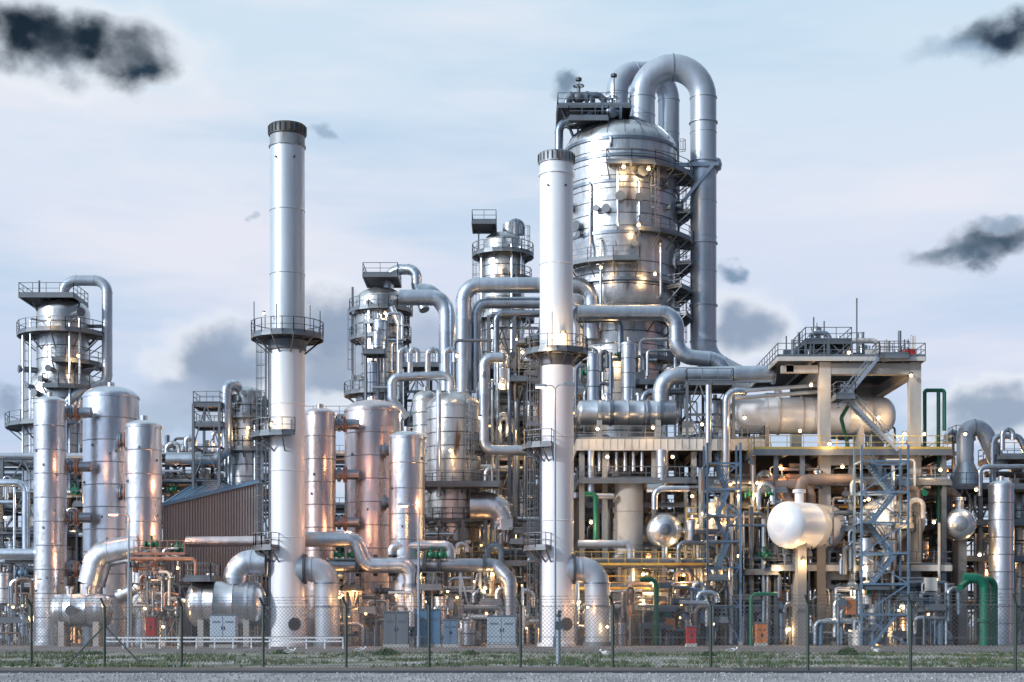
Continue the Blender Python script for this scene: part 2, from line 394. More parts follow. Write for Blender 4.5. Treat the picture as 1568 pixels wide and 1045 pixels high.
for u,v,e in ((122,700,130),(262,740,150),(262,810,130),(122,850,130),(535,700,110),(535,800,170),(668,770,130)):LIGHTS.append((P(u,v,122.5),e*1.2,(1,.36,.14)))  # added warm point lights without fittings, put in for orange streaks on the vessels
# ------------------------------------------------------------------ distillation columns
b=B('main_distillation_column');d=150;q=d/F;cx=X(951,d);c=(cx,d,0);zz=lambda v:Z(v,d)
rr=86*q
dome=[(rr*math.cos(a)*1.0,zz(236)+(zz(190)-zz(236))*math.sin(a)) for a in [math.pi/2*i/10 for i in range(1,11)]]
b.lathe(c,(0,0,1),[(70*q,0),(70*q,zz(500)),(82*q,zz(468)),(82*q,zz(400)),(rr,zz(385)),(rr,zz(236))]+dome,'alu_old',72,1.15,.05,5)
for v in (236,262,300,376,445):
    b.lathe(c,(0,0,1),[(rr*.99,zz(v)-.16),(rr+.13,zz(v)-.14),(rr+.13,zz(v)+.14),(rr*.99,zz(v)+.16)],'alu_dark',72)
for i in range(20):
    a=2*math.pi*i/20
    pts=[Vector((cx+r*math.cos(a),d+r*math.sin(a),z+.04)) for r,z in dome]
    for p,w in zip(pts,pts[1:]):b.beam(p,w,.07,'alu_dark')
for z,a0,a1,w in ((278,-105,10,1.5),(376,-80,10,1.5),(420,-160,-80,1.6),(452,-40,40,1.5),(500,-140,-20,1.4),(560,-150,-20,1.4),(330,-15,25,1.3),(600,-60,20,2),(410,-20,40,1.5),(490,-30,40,2.4)):
    r0=rr if z<460 else 70*q
    b.ring((cx,d,zz(z)),r0,r0+w,a0,a1)
b.ladder(c,zz(560),zz(455),0,rr);b.ladder(c,zz(450),zz(376),-12,rr);b.ladder(c,zz(374),zz(278),2,rr);b.ladder(c,zz(276),zz(225),-20,rr);b.ladder(c,zz(376),zz(278),-62,rr)
for u,v0,v1 in ((940,280,372),(972,300,380),(915,385,520),(1005,385,470),(930,250,235),(900,300,420)):
    x=(u-951)*q;y=d-math.sqrt(max(0,rr*rr-x*x))-.25
    b.pipe([(cx+x,y+.4,zz(v1)),(cx+x,y,zz(v1)),(cx+x,y,zz(v0)),(cx+x,y+.5,zz(v0))],.13,'alu_pipe')
for i in range(16):
    a=math.radians(U(-165,-15));z=zz(U(250,440));n=Vector((math.cos(a),math.sin(a),0));p=Vector((cx,d,z))+n*rr
    r=U(.2,.42);b.cyl(p-n*.1,p+n*.45,r,'alu_dark',14);b.cyl(p+n*.45,p+n*.55,r*1.3,'steel_grey',14)
# overhead lines
b.pipe([P(983,205,d),P(983,104,d),P(1077,104,d),P(1077,552,d),P(1150,590,d)],20*q,'grey_paint',47*q,36)
b.pipe([P(945,210,d+4),P(945,112,d+4),P(1024,112,d+7),P(1024,560,d+7)],17*q,'grey_paint',38*q,32)
for v in (190,250,375,470):b.lathe((X(1077,d),d,zz(v)),(0,0,1),[(20*q,0),(22*q,.02),(22*q,.14),(20*q,.16)],'grey_paint',32)
for v in (258,):
    b.beam((cx+rr*.9,d-1,zz(v)),(X(1098,d),d-1.4,zz(v)),.35,'alu_dark');b.beam((cx+rr*.9,d+1,zz(v)),(X(1098,d),d+1.4,zz(v)),.35,'alu_dark')
    b.beam((cx+rr,d-1,zz(322)),(X(1090,d),d-1.4,zz(v)),.3,'alu_dark');b.beam((X(1098,d),d-1.4,zz(v)),(X(1098,d),d+1.4,zz(v)),.35,'alu_dark')
    b.lathe((X(1097,d),d,zz(262)),(0,0,1),[(.05,0),(.45,.1),(.55,.6),(.4,1.1),(.05,1.3)],'grey_paint',14)
b.deck(X(854,147),X(965,147),146,152,Z(166,147),sides='flrb')
b.deck(X(870,147),X(930,147),145.4,148,Z(188,147),sides='flr')
for u in (860,885,915,945):
    b.beam(P(u,166,147),P(min(max(u,880),940),215,148.5),.2,'steel_grey')
b.pipe([P(856,238,147),P(856,190,147),P(905,178,147),P(905,150,147)],.4,'alu_dark');b.pipe([P(868,166,147),P(868,146,147),P(925,146,147),P(925,200,148)],.3,'alu_dark')
for u,v in ((886,118),(940,112),(900,140)):
    b.cyl(P(u,166,148),P(u,v,148),.09,'steel_grey',6);b.cyl(P(u,v+6,148),P(u,v+2,148),.3,'steel_dark',8)
b.valve(P(886,150,147),.5,'steel_grey');b.valve(P(936,172,146.5),.6,'alu_dark')
b.done()
for u,v in ((955,256),(993,259)):lamp(u,v,143.4,120,.15)
lamp(978,345,143,110,.15);lamp(937,548,144,120);lamp(1003,420,144,80);lamp(920,410,143,60)
def column(name,u,d,secs,m,pl,lads=(),seg=40,extra=None):
    b=B(name);q=d/F;c=(X(u,d),d,0);pr=[]
    for r,v in secs:pr.append((r*q,Z(v,d) if v else 0))
    r,zt=pr[-1];h=r*.55
    pr+=[(r*math.cos(a),zt+h*math.sin(a)) for a in [math.pi/2*i/8 for i in range(1,9)]]
    b.lathe(c,(0,0,1),pr,m,seg,1.1,.035,4)
    for v,ri,ro,a0,a1 in pl:b.ring((c[0],c[1],Z(v,d)),ri*q,ro*q,a0,a1)
    for v0,v1,a,r in lads:b.ladder(c,Z(v0,d),Z(v1,d),a,r*q)
    for i in range(10):
        a=math.radians(U(-165,-15));rq=pr[0][0];z=U(Z(700,d),zt);n=Vector((math.cos(a),math.sin(a),0));p=Vector((c[0],c[1],z))+n*rq*.6
        r=U(.15,.32);b.cyl(p,p+n*(rq*.4+.5),r,'alu_dark',12);b.cyl(p+n*(rq*.4+.5),p+n*(rq*.4+.6),r*1.35,'steel_grey',12)
    for i in range(4):
        a=math.radians(U(-160,-20));rq=pr[0][0]+.25;z1=zt-U(0,3);x,y=c[0]+rq*math.cos(a),c[1]+rq*math.sin(a)
        b.pipe([(x,y,U(4,10)),(x,y,z1),(c[0]+rq*.6*math.cos(a),c[1]+rq*.6*math.sin(a),z1)],U(.08,.16),'alu_pipe')
    if extra:extra(b,c,q,d)
    return b.done()
def ex1(b,c,q,d):
    b.pp([(97,470,d),(97,430,d),(164,430,d),(164,588,d-1),(120,600,d-3),(95,625,d-3)],8,'grey_paint',20)
    b.deck(X(44,d),X(126,d),d-3,d+2,Z(461,d));b.beam(P(50,462,d-2),P(70,500,d),.15,'galv');b.beam(P(122,462,d-2),P(115,500,d),.15,'galv')
    b.beam(P(133,500,d),P(165,500,d),.3,'steel_grey');b.beam(P(135,530,d),P(165,500,d),.2,'steel_grey')
    b.cyl(P(60,461,d-2),P(60,430,d-2),.1,'steel_grey',6)
column('distillation_column',97,150,[(58,None),(58,600),(40,572),(40,480)],'alu_old',[(515,40,68,-200,20),(560,40,60,-90,40),(655,58,85,-200,-60),(600,52,68,-100,60)],[(655,520,-165,47)],extra=ex1)
def ex2(b,c,q,d):
    b.pp([(595,452,d),(595,413,d),(638,413,d-1),(638,440,d-1),(650,475,d-2)],8,'alu_pipe',18)
    b.deck(X(560,d),X(612,d),d-3,d+2,Z(430,d))
    b.beam(P(540,440,d),P(540,600,d),.2,'steel_grey');b.beam(P(625,470,d),P(625,600,d),.2,'steel_grey')
    b.pp([(612,612,d-3),(612,500,d-3),(600,470,d-3)],5,'alu_pipe',10)
column('fractionating_column',583,156,[(38,None),(38,600),(30,590),(30,528),(38,518),(38,462)],'alu_old',[(478,38,48,-200,20),(520,38,47,-230,50),(500,38,44,-120,0),(605,38,56,-200,-60)],[(600,480,-175,36),(520,460,-10,36)],extra=ex2)
def ex3(b,c,q,d):
    b.deck(X(724,d),X(760,d),d-3,d+1,Z(350,d))
    b.pp([(783,372,d),(783,342,d),(797,342,d),(797,360,d)],7,'alu_dark',7)
    b.cyl(P(783,372,d),P(783,344,d),.9,'alu_old',18)
    b.beam(P(733,350,d),P(733,392,d),.15,'galv');b.beam(P(756,350,d),P(756,380,d),.15,'galv')
column('stripper_column',770,160,[(33,None),(33,395),(29,385),(29,372)],'alu_old',[(392,33,47,-220,40),(430,33,44,-60,60),(490,33,48,-200,20),(560,33,48,-200,20)],[(560,392,-170,33),(430,352,-30,33)],extra=ex3)
def ex4(b,c,q,d):
    b.pp([(356,605,d),(366,590,d-1),(347,590,d-2),(347,690,d-2),(330,704,d-2),(255,704,d-2)],8,'alu_pipe',10)
    b.deck(X(306,d),X(346,d),d-3,d,Z(625,d));b.deck(X(306,d),X(350,d),d-3,d,Z(655,d))
    b.frame(X(306,d),X(345,d),d-3,d+2,[0,Z(740,d),Z(690,d),Z(625,d)],1,1,.25,'steel_grey',.8)
column('scrubber_column',378,146,[(24,None),(24,605)],'alu_old',[(640,24,36,-200,20),(690,24,38,-200,20)],[(690,600,-40,24)],extra=ex4)
for (u,v,d,e) in ((75,490,145.5,50),(120,545,146,60),(60,640,146,0),(560,545,152,90),(590,480,151,60),(735,505,154,80),(760,400,156,60),(380,655,143,60),(790,520,152,120),(130,610,146,0)):lamp(u,v,d,e,.13)
# ------------------------------------------------------------------ middle section
b=B('reactor_vessel');d=138;q=d/F
b.vessel(695,d,600,830,41,'alu_old',.6,1.2,40);b.vessel(652,d+5,598,830,20,'alu_old',.8,1.2,28)
c=(X(695,d),d,0)
for v,a0,a1 in ((748,-180,0),(800,-180,0),(690,-60,30)):b.ring((c[0],d,Z(v,d)),41*q,52*q,a0,a1)
b.lathe(c,(0,0,1),[(36*q,0),(36*q,Z(850,d)),(41*q,Z(828,d))],'alu_dark',40,1.5)
b.pp([(720,775,d-3),(772,775,d-3),(772,812,d-3)],21,'alu',26)
b.pp([(672,760,d-3),(672,600,d-3),(672,590,d-1)],4,'alu_pipe');b.pp([(741,580,d-2),(741,548,d-2),(770,548,d-2)],8,'alu_pipe',14)
b.pp([(741,570,d-2),(741,690,d-2),(812,690,d-2)],8,'alu_pipe',16)
b.pp([(690,600,d),(690,575,d),(600,578,d),(600,612,d),(622,640,d)],7,'alu_pipe',12)
for u,w in ((612,14),(628,12),(655,16),(682,14)):b.vent(u,575,536,d,w,4.5)
b.frame(X(640,d),X(745,d),d-3,d+5,[0,Z(915,d),Z(850,d),Z(800,d)],3,1,.3,'steel_grey',.5)
b.deck(X(650,d),X(765,d),d-5,d-2.6,Z(748,d),sides='fl')
b.ladder(c,Z(748,d),Z(610,d),-60,41*q)
b.done()
b=B('overhead_pipeline');d=147
b.pp([(612,456,d),(684,456,d),(684,600,d)],12,'alu_pipe',24)
b.pp([(640,446,d+2),(660,446,d+2),(686,480,d+2),(686,600,d+2)],11,'alu_pipe',20)
b.pp([(710,640,d-1),(710,437,d-1),(906,437,d-1),(906,520,d-1)],12,'alu_pipe',24)
b.pp([(728,600,d),(728,464,d),(846,464,d),(885,479,d-5)],9,'alu_pipe',20)
b.pp([(885,479,139),(1036,479,139),(1036,545,139),(1100,552,139),(1118,590,139)],12,'alu_pipe',26)
b.pp([(760,640,d-2),(760,480,d-2),(830,480,d-2)],5,'alu_dark',12)
b.pp([(885,490,140),(950,490,140),(950,540,140)],5,'alu_dark',12)
b.frame(X(748,145),X(828,145),145,151,[0,Z(800,145),Z(700,145),Z(640,145),Z(560,145),Z(484,145)],2,1,.32,'steel_grey',.9)
for v in (560,640,700):b.deck(X(748,145),X(828,145),145,151,Z(v,145))
b.frame(X(615,150),X(735,150),150,156,[0,Z(800,150),Z(700,150),Z(600,150),Z(560,150)],3,1,.3,'steel_grey',.5)
b.deck(X(615,150),X(760,150),149,156,Z(560,150))
b.done()
for u,v,e in ((765,655,100),(805,690,90),(735,640,0),(690,690,90),(800,540,90),(770,590,80),(640,635,60),(760,815,120),(715,840,100),(700,545,70)):lamp(u,v,133 if v<760 and u<750 else 142,e,.13)
# ------------------------------------------------------------------ corrugated shed
b=B('corrugated_building');d0,d1=134,150
x0,x1=X(250,d0),X(398,d0);zr=Z(738,d0);ze=Z(775,d0)
n=70;mi=b.mi('wall_sheet')
for i in range(n):
    xa=x0+(x1-x0)*i/n;xb=x0+(x1-x0)*(i+1)/n
    za=ze+(zr-ze)*i/n;zb=ze+(zr-ze)*(i+1)/n
    o=.0 if i%2 else .12;bb=len(b.v)
    b.v+=[Vector(t) for t in ((xa,d0-o,0),(xb,d0-o,0),(xb,d0-o,zb),(xa,d0-o,za))];b.quad((bb,bb+1,bb+2,bb+3),mi,False,R())
    if i:
        bb=len(b.v);b.v+=[Vector(t) for t in ((xa,d0-.12,0),(xa,d0,0),(xa,d0,za),(xa,d0-.12,za))];b.quad((bb,bb+1,bb+2,bb+3),mi,False,-1)
zbk=Z(736,d1)
mi=b.mi('roof_sheet')
bb=len(b.v);b.v+=[Vector(t) for t in ((x0-.3,d0-.3,ze+.05),(x1,d0-.3,zr+.08),(x1,d1,zbk+.3),(x0-.3,d1,zbk))];b.quad((bb,bb+1,bb+2),mi,False,.5);b.quad((bb,bb+2,bb+3),mi,False,.5)
mi=b.mi('wall_sheet');bb=len(b.v);b.v+=[Vector(t) for t in ((x0-.05,d0,0),(x0-.05,d0,ze),(x0-.05,d1,zbk-.1),(x0-.05,d1,0))];b.quad((bb,bb+1,bb+2,bb+3),mi,False,.5)
b.beam((x0-.3,d0-.32,ze+.0),(x1,d0-.32,zr+.03),.1,'roof_sheet',.3)
for i in range(16):
    t=i/15;b.beam((x0+(x1-x0)*t,d0-.3,ze+(zr-ze)*t+.1),(x0+(x1-x0)*t,d1,zbk+.1+.3*t),.06,'roof_sheet')
b.box(((x0+x1)/2-1,d0-.16,1.3),(.6,.04,1.3),'steel_dark');b.box((x0+1.6,d0-.16,4.4),(.7,.04,.45),'steel_dark')
b.done()
# ------------------------------------------------------------------ table-top structure right of stack
b=B('exchanger_platform');d=134;q=d/F
b.deck(X(882,d),X(1165,d),132,146,Z(677,d),'cream_paint','galv',t=.95)
for u in (890,925,1000,1060,1105,1150):
    for y in (133,145):b.ibeam((X(u,d),y,0),(X(u,d),y,Z(694,d)),.5,'concrete')
for v in (735,775,835,880):
    for y in (133,145):b.ibeam((X(884,d),y,Z(v,d)),(X(1160,d),y,Z(v,d)),.4,'steel_grey')
for i in range(26):
    u=888+i*10.8;b.beam((X(u,d),131.9,Z(677,d)),(X(u,d),131.9,Z(692,d)),.06,'cream_paint')
b.deck(X(884,d),X(1060,d),131,140,Z(740,d));b.deck(X(1000,d),X(1160,d),131,138,Z(800,d));b.deck(X(884,d),X(1160,d),131,138,Z(862,d))
b.cyl((X(963,132.6),132.6,0),(X(963,132.6),132.6,Z(733,132)),22*132/F,'concrete',32,pan=3,ridge=.03)
b.cyl((X(1072,138),138,0),(X(1072,138),138,Z(735,138)),15*138/F,'concrete',28,pan=3,ridge=.03)
b.cyl((X(930,141),141,0),(X(930,141),141,Z(720,138)),.5,'concrete',20)
for u in (1140,):b.box((X(u,136),136,Z(800,136)),(.45,.45,Z(800,136)),'concrete')
for k in range(7):
    u=905+k*13;b.cyl(P(u,722,133),P(u,692,133),.16,'alu',10)
b.pp([(1014,690,131.5),(1014,746,131.5),(990,746,131.5)],10,'alu_pipe',10)
b.pp([(905,690,131.5),(905,760,131.5),(940,760,131.5)],5,'alu_pipe',10)
b.pp([(885,833,130),(966,833,130),(966,990,130)],6,'grey_paint',10)
b.pp([(895,757,131),(912,757,131),(912,830,131)],4,'green_paint',6)
b.lathe(P(1018,812,130),(0,1,0),[(.05,-.75),(.5,-.7),(.95,-.5),(1.25,-.25),(1.42,0),(1.42,7)],'alu',36,1.4,.02)
b.cyl(P(1018,812,129.2),P(1018,812,129.0),.22,'steel_grey',12)
for k in range(10):
    a=2*math.pi*k/10;b.beam(P(1018,812,129.26)+Vector((.2*math.cos(a),0,.2*math.sin(a))),P(1018,812,129.93)+Vector((1.38*math.cos(a),0,1.38*math.sin(a))),.03,'alu_dark')
b.done()
b=B('shell_and_tube_heat_exchanger')
b.drum(882,1042,632,134,19,'alu',pan=1.3,zsup=Z(677,134))
for u in (935,992,1012):b.flange(P(u,632,134),(1,0,0),21.5*134/F,'alu_dark',.12)
b.vessel(908,136,540,617,9,'alu',.5,1.2,20);b.vessel(962,136,522,617,11,'alu',.5,1.2,24)
b.pp([(1012,618,134),(1012,576,134),(1184,573,134)],13,'alu_pipe',26);b.flange(P(1184,573,134),(1,0,0),.9,'alu_dark')
b.pp([(985,618,135),(985,600,135),(1080,600,135)],5,'alu_dark')
b.pp([(935,540,135.5),(935,612,135.5)],3,'alu_dark');b.pp([(895,560,135.5),(882,560,135.5),(882,640,135.5)],3,'alu_dark')
b.done()
for u,v,e in ((915,657,50),(1000,655,60),(1075,650,0),(1030,700,0),(905,800,100),(985,880,130),(1080,880,120),(1130,760,100),(1060,760,0),(930,700,60),(1040,840,90),(1140,640,60)):lamp(u,v,130.0,e,.13)
b=B('access_scaffold');b.frame(X(1048,134),X(1118,134),132,137,[Z(677,134),Z(640,134),Z(590,134)],2,1,.25,'steel_grey',.9)
b.deck(X(1048,134),X(1118,134),132,137,Z(590,134));b.pp([(1085,715,131),(1085,590,131)],5,'alu_pipe');b.pp([(1112,740,131),(1112,600,131),(1140,600,131)],6,'alu_pipe');b.vessel(1095,135,610,675,14,'alu_dark',.5,1.2,20)
b.done()
# ------------------------------------------------------------------ right drum & structure
b=B('horizontal_pressure_vessel');b.drum(1114,1371,637,135,28,'white_paint',pan=3.0,zsup=Z(697,135),dome=.7)
for u in (1190,1225,1330):b.lathe(P(u,637,135),(1,0,0),[(28*135/F,0),(29.5*135/F,.02),(29.5*135/F,.16),(28*135/F,.18)],'cream_paint',32)
b.done()
b=B('process_structure');d=130;q=d/F
xl,xm,xr=X(1262,d),X(1330,d),X(1400,d)
zr=Z(556,d);zd=Z(697,d)
for y in (130,143):
    for x in (xl,xr):b.box((x,y,zr/2),(.46,.46,zr/2),'concrete')
    b.box(((xl+xr)/2,y,zr-.55),((xr-xl)/2-.46,.42,.45),'concrete');b.box(((xl+xr)/2,y,zd-.5),((xr-xl)/2-.46,.42,.4),'concrete')
    b.box(((xl+xr)/2,y,Z(872,d)-.5),((xr-xl)/2-.46,.42,.4),'concrete')
b.box((X(1224,d),130,zr-.55),(X(1252,d)-X(1224,d),.3,.3),'concrete')
for x in (xl,xr):
    for z in (zr,Z(872,d)):b.box((x,136.5,z-.6),(.4,5.98,.4),'concrete')
b.box((X(1190,136),130,zr-.5),(.3,.3,.3),'concrete')
b.deck(X(1188,d),X(1412,d),129,144,zr+.35,'cream_paint',t=.35)
b.deck(X(1150,d),X(1450,d),128.4,145,zd+.3,'steel_grey','yellow_paint',t=.5)
b.deck(X(1185,d),X(1450,d),128.6,145,Z(872,d)+.3,'cream_paint','galv',t=.5)
b.deck(X(1275,d),X(1450,d),128.6,140,Z(740,d),'steel_grey','galv',t=.3);b.deck(X(1275,d),X(1395,d),128.6,140,Z(810,d),'steel_grey','galv',t=.3)
for u in (1185,1225,1440):b.ibeam((X(u,d),129,0),(X(u,d),129,zd),.4,'steel_grey')
for u in (1300,1345):
    b.ibeam((X(u,d),129.5,0),(X(u,d),129.5,zd),.35,'steel_grey')
b.deck(X(1230,132),X(1300,132),131,137,Z(525,132));b.frame(X(1230,132),X(1300,132),131,137,[zr+.3,Z(525,132)],2,1,.2,'steel_grey',1)
for i in range(26):
    u=U(1205,1405);v=U(505,538);dd=U(131,138);b.cyl(P(u,552,dd),P(u,v,dd),U(.05,.16),random.choice(['galv','cream_paint','alu_pipe','steel_grey']),8)
for i in range(10):
    u=U(1205,1395);b.box(P(u,U(540,548),131+U(0,4)),(U(.2,.5),.3,U(.2,.4)),random.choice(['steel_grey','alu_dark','cream_paint']))
for u,v,r in ((1250,500,7),(1285,520,9),(1322,528,8),(1375,535,6)):b.vessel(u,134,v,550,r,'alu_old',.5,1,16)
b.pp([(1240,548,133),(1240,510,133),(1270,510,133),(1270,548,133)],4,'alu_pipe');b.pp([(1300,548,132),(1300,522,132),(1345,522,132),(1345,548,132)],4,'cream_paint')
b.box(P(1391,545,131),(.5,.5,.5),'red_paint')
for u,v in ((1312,457),(1246,486),(1262,492),(1204,515),(1385,520)):b.beam(P(u,550,131),P(u,v,131),.1,'steel_grey')
for v in (500,515):b.beam(P(1300,v+10,131),P(1324,v+10,131),.06,'steel_grey')
b.deck(X(1340,d),X(1385,d),128.5,131,Z(548,d));
b.flight(P(1286,622,128.3),P(1345,548,128.3),(0,1,0));b.flight(P(1375,690,128.2),P(1292,604,128.2),(0,1,0))
b.deck(X(1272,d),X(1300,d),127.6,130,Z(612,d))
b.pp([(1416,700,131),(1416,598,131),(1446,598,131),(1446,660,131)],3,'green_paint',4);b.pp([(1437,600,131),(1437,830,131)],3,'green_paint')
b.pp([(1300,620,131),(1288,640,131),(1300,690,131)],3,'green_paint')
b.pp([(1190,606,138),(1165,606,138),(1165,660,138)],4,'green_paint')
for v in (590,600):b.pp([(1125,v+10,132),(1255,v,132)],3,'grey_paint')
b.pp([(1275,735,129),(1450,735,129)],6,'alu_pipe');b.pp([(1232,735,130),(1195,735,130),(1195,760,131)],9,'brown_clad',12);b.pp([(1310,735,128.8),(1225,735,128.8),(1225,770,128.8)],9,'brown_clad',14)
b.pp([(1160,742,129.5),(1200,742,129.5),(1208,770,129.5)],9,'brown_clad',14)
b.done()
b=B('stair_tower');b.stairtower(X(1315,126),X(1386,126),125,127.6,0,Z(703,126),2.45,'steel_blue')
b.done()
b=B('stair_tower');b.stairtower(X(1080,128),X(1130,128),126.6,129,Z(870,128),Z(700,128),2.1,'steel_blue');b.frame(X(1080,128),X(1130,128),126.6,129,[0,Z(930,128),Z(870,128)],1,1,.2,'steel_blue',1)
b.done()
def bighead(u,v,d,r,L,ax,m,name='separator_drum'):
    b=B(name);rr=r*d/F;ax=Vector(ax).normalized();a=P(u,v,d);h=rr*.62
    pr=[(rr*math.sin(x),-h*math.cos(x)) for x in [math.pi/2*i/9 for i in range(10)]]+[(rr,L)]+[(rr*math.cos(x),L+h*math.sin(x)) for x in [math.pi/2*i/6 for i in range(1,7)]]
    b.lathe(a,ax,pr,m,44,2.2,.02)
    for f in (.3,.8):
        p=a+ax*L*f;b.box((p.x,p.y,(p.z-rr)/2+.3),(.35,rr*.7,(p.z-rr*.6)/2),'concrete_dark')
    b.cyl(a+ax*L*.3,a+ax*L*.3+Vector((0,0,rr+.9)),.35,m,14);b.flange(a+ax*L*.3+Vector((0,0,rr+.9)),(0,0,1),.55,m)
    b.pipe([a+ax*L*.6+Vector((0,0,rr*.9)),a+ax*L*.6+Vector((0,0,rr+1.6)),a+ax*L*.6+Vector((-3,0,rr+1.6))],.4,'brown_clad')
    return b.done()
bighead(1206,804,127,36,5,(.75,.66,0),'white_paint');bighead(1345,797,129.2,32,4,(.75,.66,0),'white_paint')
bighead(1470,803,129,24,5,(.25,.97,0),'alu');
for u,v,d,e in ((1225,660,132,60),(1345,640,132.4,110),(1385,665,128,80),(1290,715,127.6,80),(1415,665,128,0),(1230,860,126.5,120),(1330,765,126.8,130),(1385,800,127,80),(1300,540,129,0),(1242,590,129,80),(1395,575,129,0),(1350,545,130,0),(1160,740,129,120),(1430,800,126,60),(1320,870,127,90),(1495,750,128,60),(1190,870,128,90),(1478,665,128,0),(1270,680,128,60),(1440,720,127,80),(1500,850,130,90)):lamp(u,v,d,e,.13)
# ------------------------------------------------------------------ far right unit
b=B('process_unit');d=134
b.frame(X(1452,d),X(1600,d),d,d+9,[0,Z(930,d),Z(855,d),Z(800,d),Z(745,d)],3,1,.35,'steel_grey',.5)
for v in (745,800,855):b.deck(X(1452,d),X(1600,d),d-.6,d+9,Z(v,d),rail='galv')
b.vessel(1533,131,735,None,19,'alu',.5,1.5,32,True)
b.pp([(1478,740,136),(1478,655,136),(1505,655,136),(1532,720,136)],13,'grey_paint',20)
b.lathe(P(1478,745,136),(0,0,1),[(1.6,0),(.75,2)],'alu_pipe',24)
b.pp([(1520,750,135),(1520,668,135),(1560,668,135),(1575,700,135)],5,'alu_pipe');b.pp([(1500,760,133),(1500,715,133),(1600,715,133)],4,'alu_pipe')
b.vessel(1560,140,700,None,14,'alu_old',.5,1.5,24);b.deck(X(1530,d),X(1600,d),d,d+6,Z(698,d))
b.vent(1535,690,658,d,16,4)
b.done()
b=B('green_water_pipe');
b.pp([(1475,885,124),(1508,887,124),(1508,992,124)],8,'green_paint',16);b.pp([(1470,900,123),(1485,888,124),(1523,888,125),(1523,992,125)],5,'green_paint',12)
b.flange(P(1508,950,124),(0,0,1),.6,'green_paint');b.done()
b=B('green_water_pipe');b.pp([(980,888,124),(1005,888,124),(1005,992,124)],4,'green_paint',9);b.pp([(1150,992,125),(1150,910,125),(1190,910,125)],3,'green_paint',8);b.done()
# ------------------------------------------------------------------ front header pipes
b=B('header_pipeline');d=122;q=d/F
b.pp([(467,826,d),(545,826,d),(560,866,d),(630,866,d),(630,960,d)],12,'alu_pipe',18)
b.pp([(500,866,d+.6),(760,866,d+.6),(782,890,d),(782,992,d)],11,'alu_dark',18)
for u in (548,575,598,650,672,742):b.flange(P(u,866,d+.6),(1,0,0),17*q,'steel_dark',.14)
for u in (520,540,660,676):b.valve(P(u,850,d),.26,'green_paint')
b.pp([(600,850,d+1),(600,836,d+1),(690,836,d+1),(690,860,d+1)],8,'alu_pipe',10)
b.lathe(P(630,900,d),(0,0,1),[(14*q,0),(14*q,.3)],'alu_dark',24)
for u in (528,552,640,668,705,735,540,656):
    b.beam(P(u,876,d+.6),(X(u,d+.6),d+.6,0),.22,'steel_lattice')
for u in (528,640,705):
    b.beam(P(u,878,d+.4),(X(u+26,d),d+.4,.2),.12,'steel_lattice');b.beam(P(u+26,878,d+.4),(X(u,d),d+.4,.2),.12,'steel_lattice')
    b.beam(P(u,905,d+.4),P(u+28,905,d+.4),.15,'steel_lattice');b.beam(P(u,950,d+.4),P(u+28,950,d+.4),.15,'steel_lattice')
b.done()
b=B('knockout_drum');d=119.5
b.drum(285,408,925,d,35,'alu_warm',pan=1.5);b.pp([(362,895,d),(362,862,d),(408,862,d)],20,'alu',24)
b.deck(X(290,d),X(330,d),d-2,d+2,Z(886,d),rail='galv');b.done()
b=B('knockout_drum');b.drum(78,172,935,120.5,25,'alu_warm',pan=1.2);b.cyl(P(108,935,119.2),P(108,935,118.7),.4,'steel_grey',16);b.done()
b=B('inlet_duct');d=123
b.pp([(140,895,d),(152,850,d),(215,838,d)],21,'alu_warm',26);b.pp([(140,895,d),(140,960,d)],17,'alu_warm')
b.pp([(285,830,d+2),(405,829,d+2)],8,'alu_rose',8);b.pp([(215,838,d),(215,900,d),(180,915,d)],11,'alu_warm',12)
b.pp([(0,848,d+3),(55,848,d+3)],8,'alu_pipe');b.pp([(0,740,d+4),(40,740,d+4),(40,850,d+4)],6,'alu_pipe')
for u,v in ((232,834),(272,840)):b.valve(P(u,v,d-1),.3,'green_paint')
b.done()
b=B('pipework_skid');d=121.5;random.seed(31)
b.frame(X(208,d),X(282,d),d-1.5,d+2,[0,Z(930,d),Z(895,d),Z(850,d)],3,1,.18,'steel_grey',.6)
for i in range(30):
    u=U(205,272);v=U(850,960);w=U(8,30);r=U(1.3,3.4);m=random.choice(['copper_primer','alu_pipe','alu_warm','steel_grey','cream_paint','alu_pipe','copper_primer'])
    dd=d+U(-2.2,1);b.pp([(u,v,dd),(u+w,v,dd),(u+w,v+U(10,60),dd)] if R()<.6 else [(u,v,dd),(u,v-U(8,30),dd),(u+w,v-20,dd)],r,m)
for i in range(10):b.valve(P(U(205,280),U(850,950),d-2),U(.13,.22),random.choice(['alu_dark','copper_primer','steel_dark']))
b.rail([P(205,850,d-1.6),P(282,850,d-1.6)],'copper_primer')
b.pp([(200,856,d-2),(300,856,d-2),(300,890,d-2)],3,'copper_primer')
b.done()
for u,v,e in ((183,905,60),(222,932,60),(272,870,60),(20,930,60),(60,890,0),(310,905,0),(250,960,40),(607,912,90),(560,940,60),(700,915,70),(745,940,60),(520,915,50),(900,930,60),(930,960,50)):lamp(u,v,118.4,e*.7,.1,R()<.5)
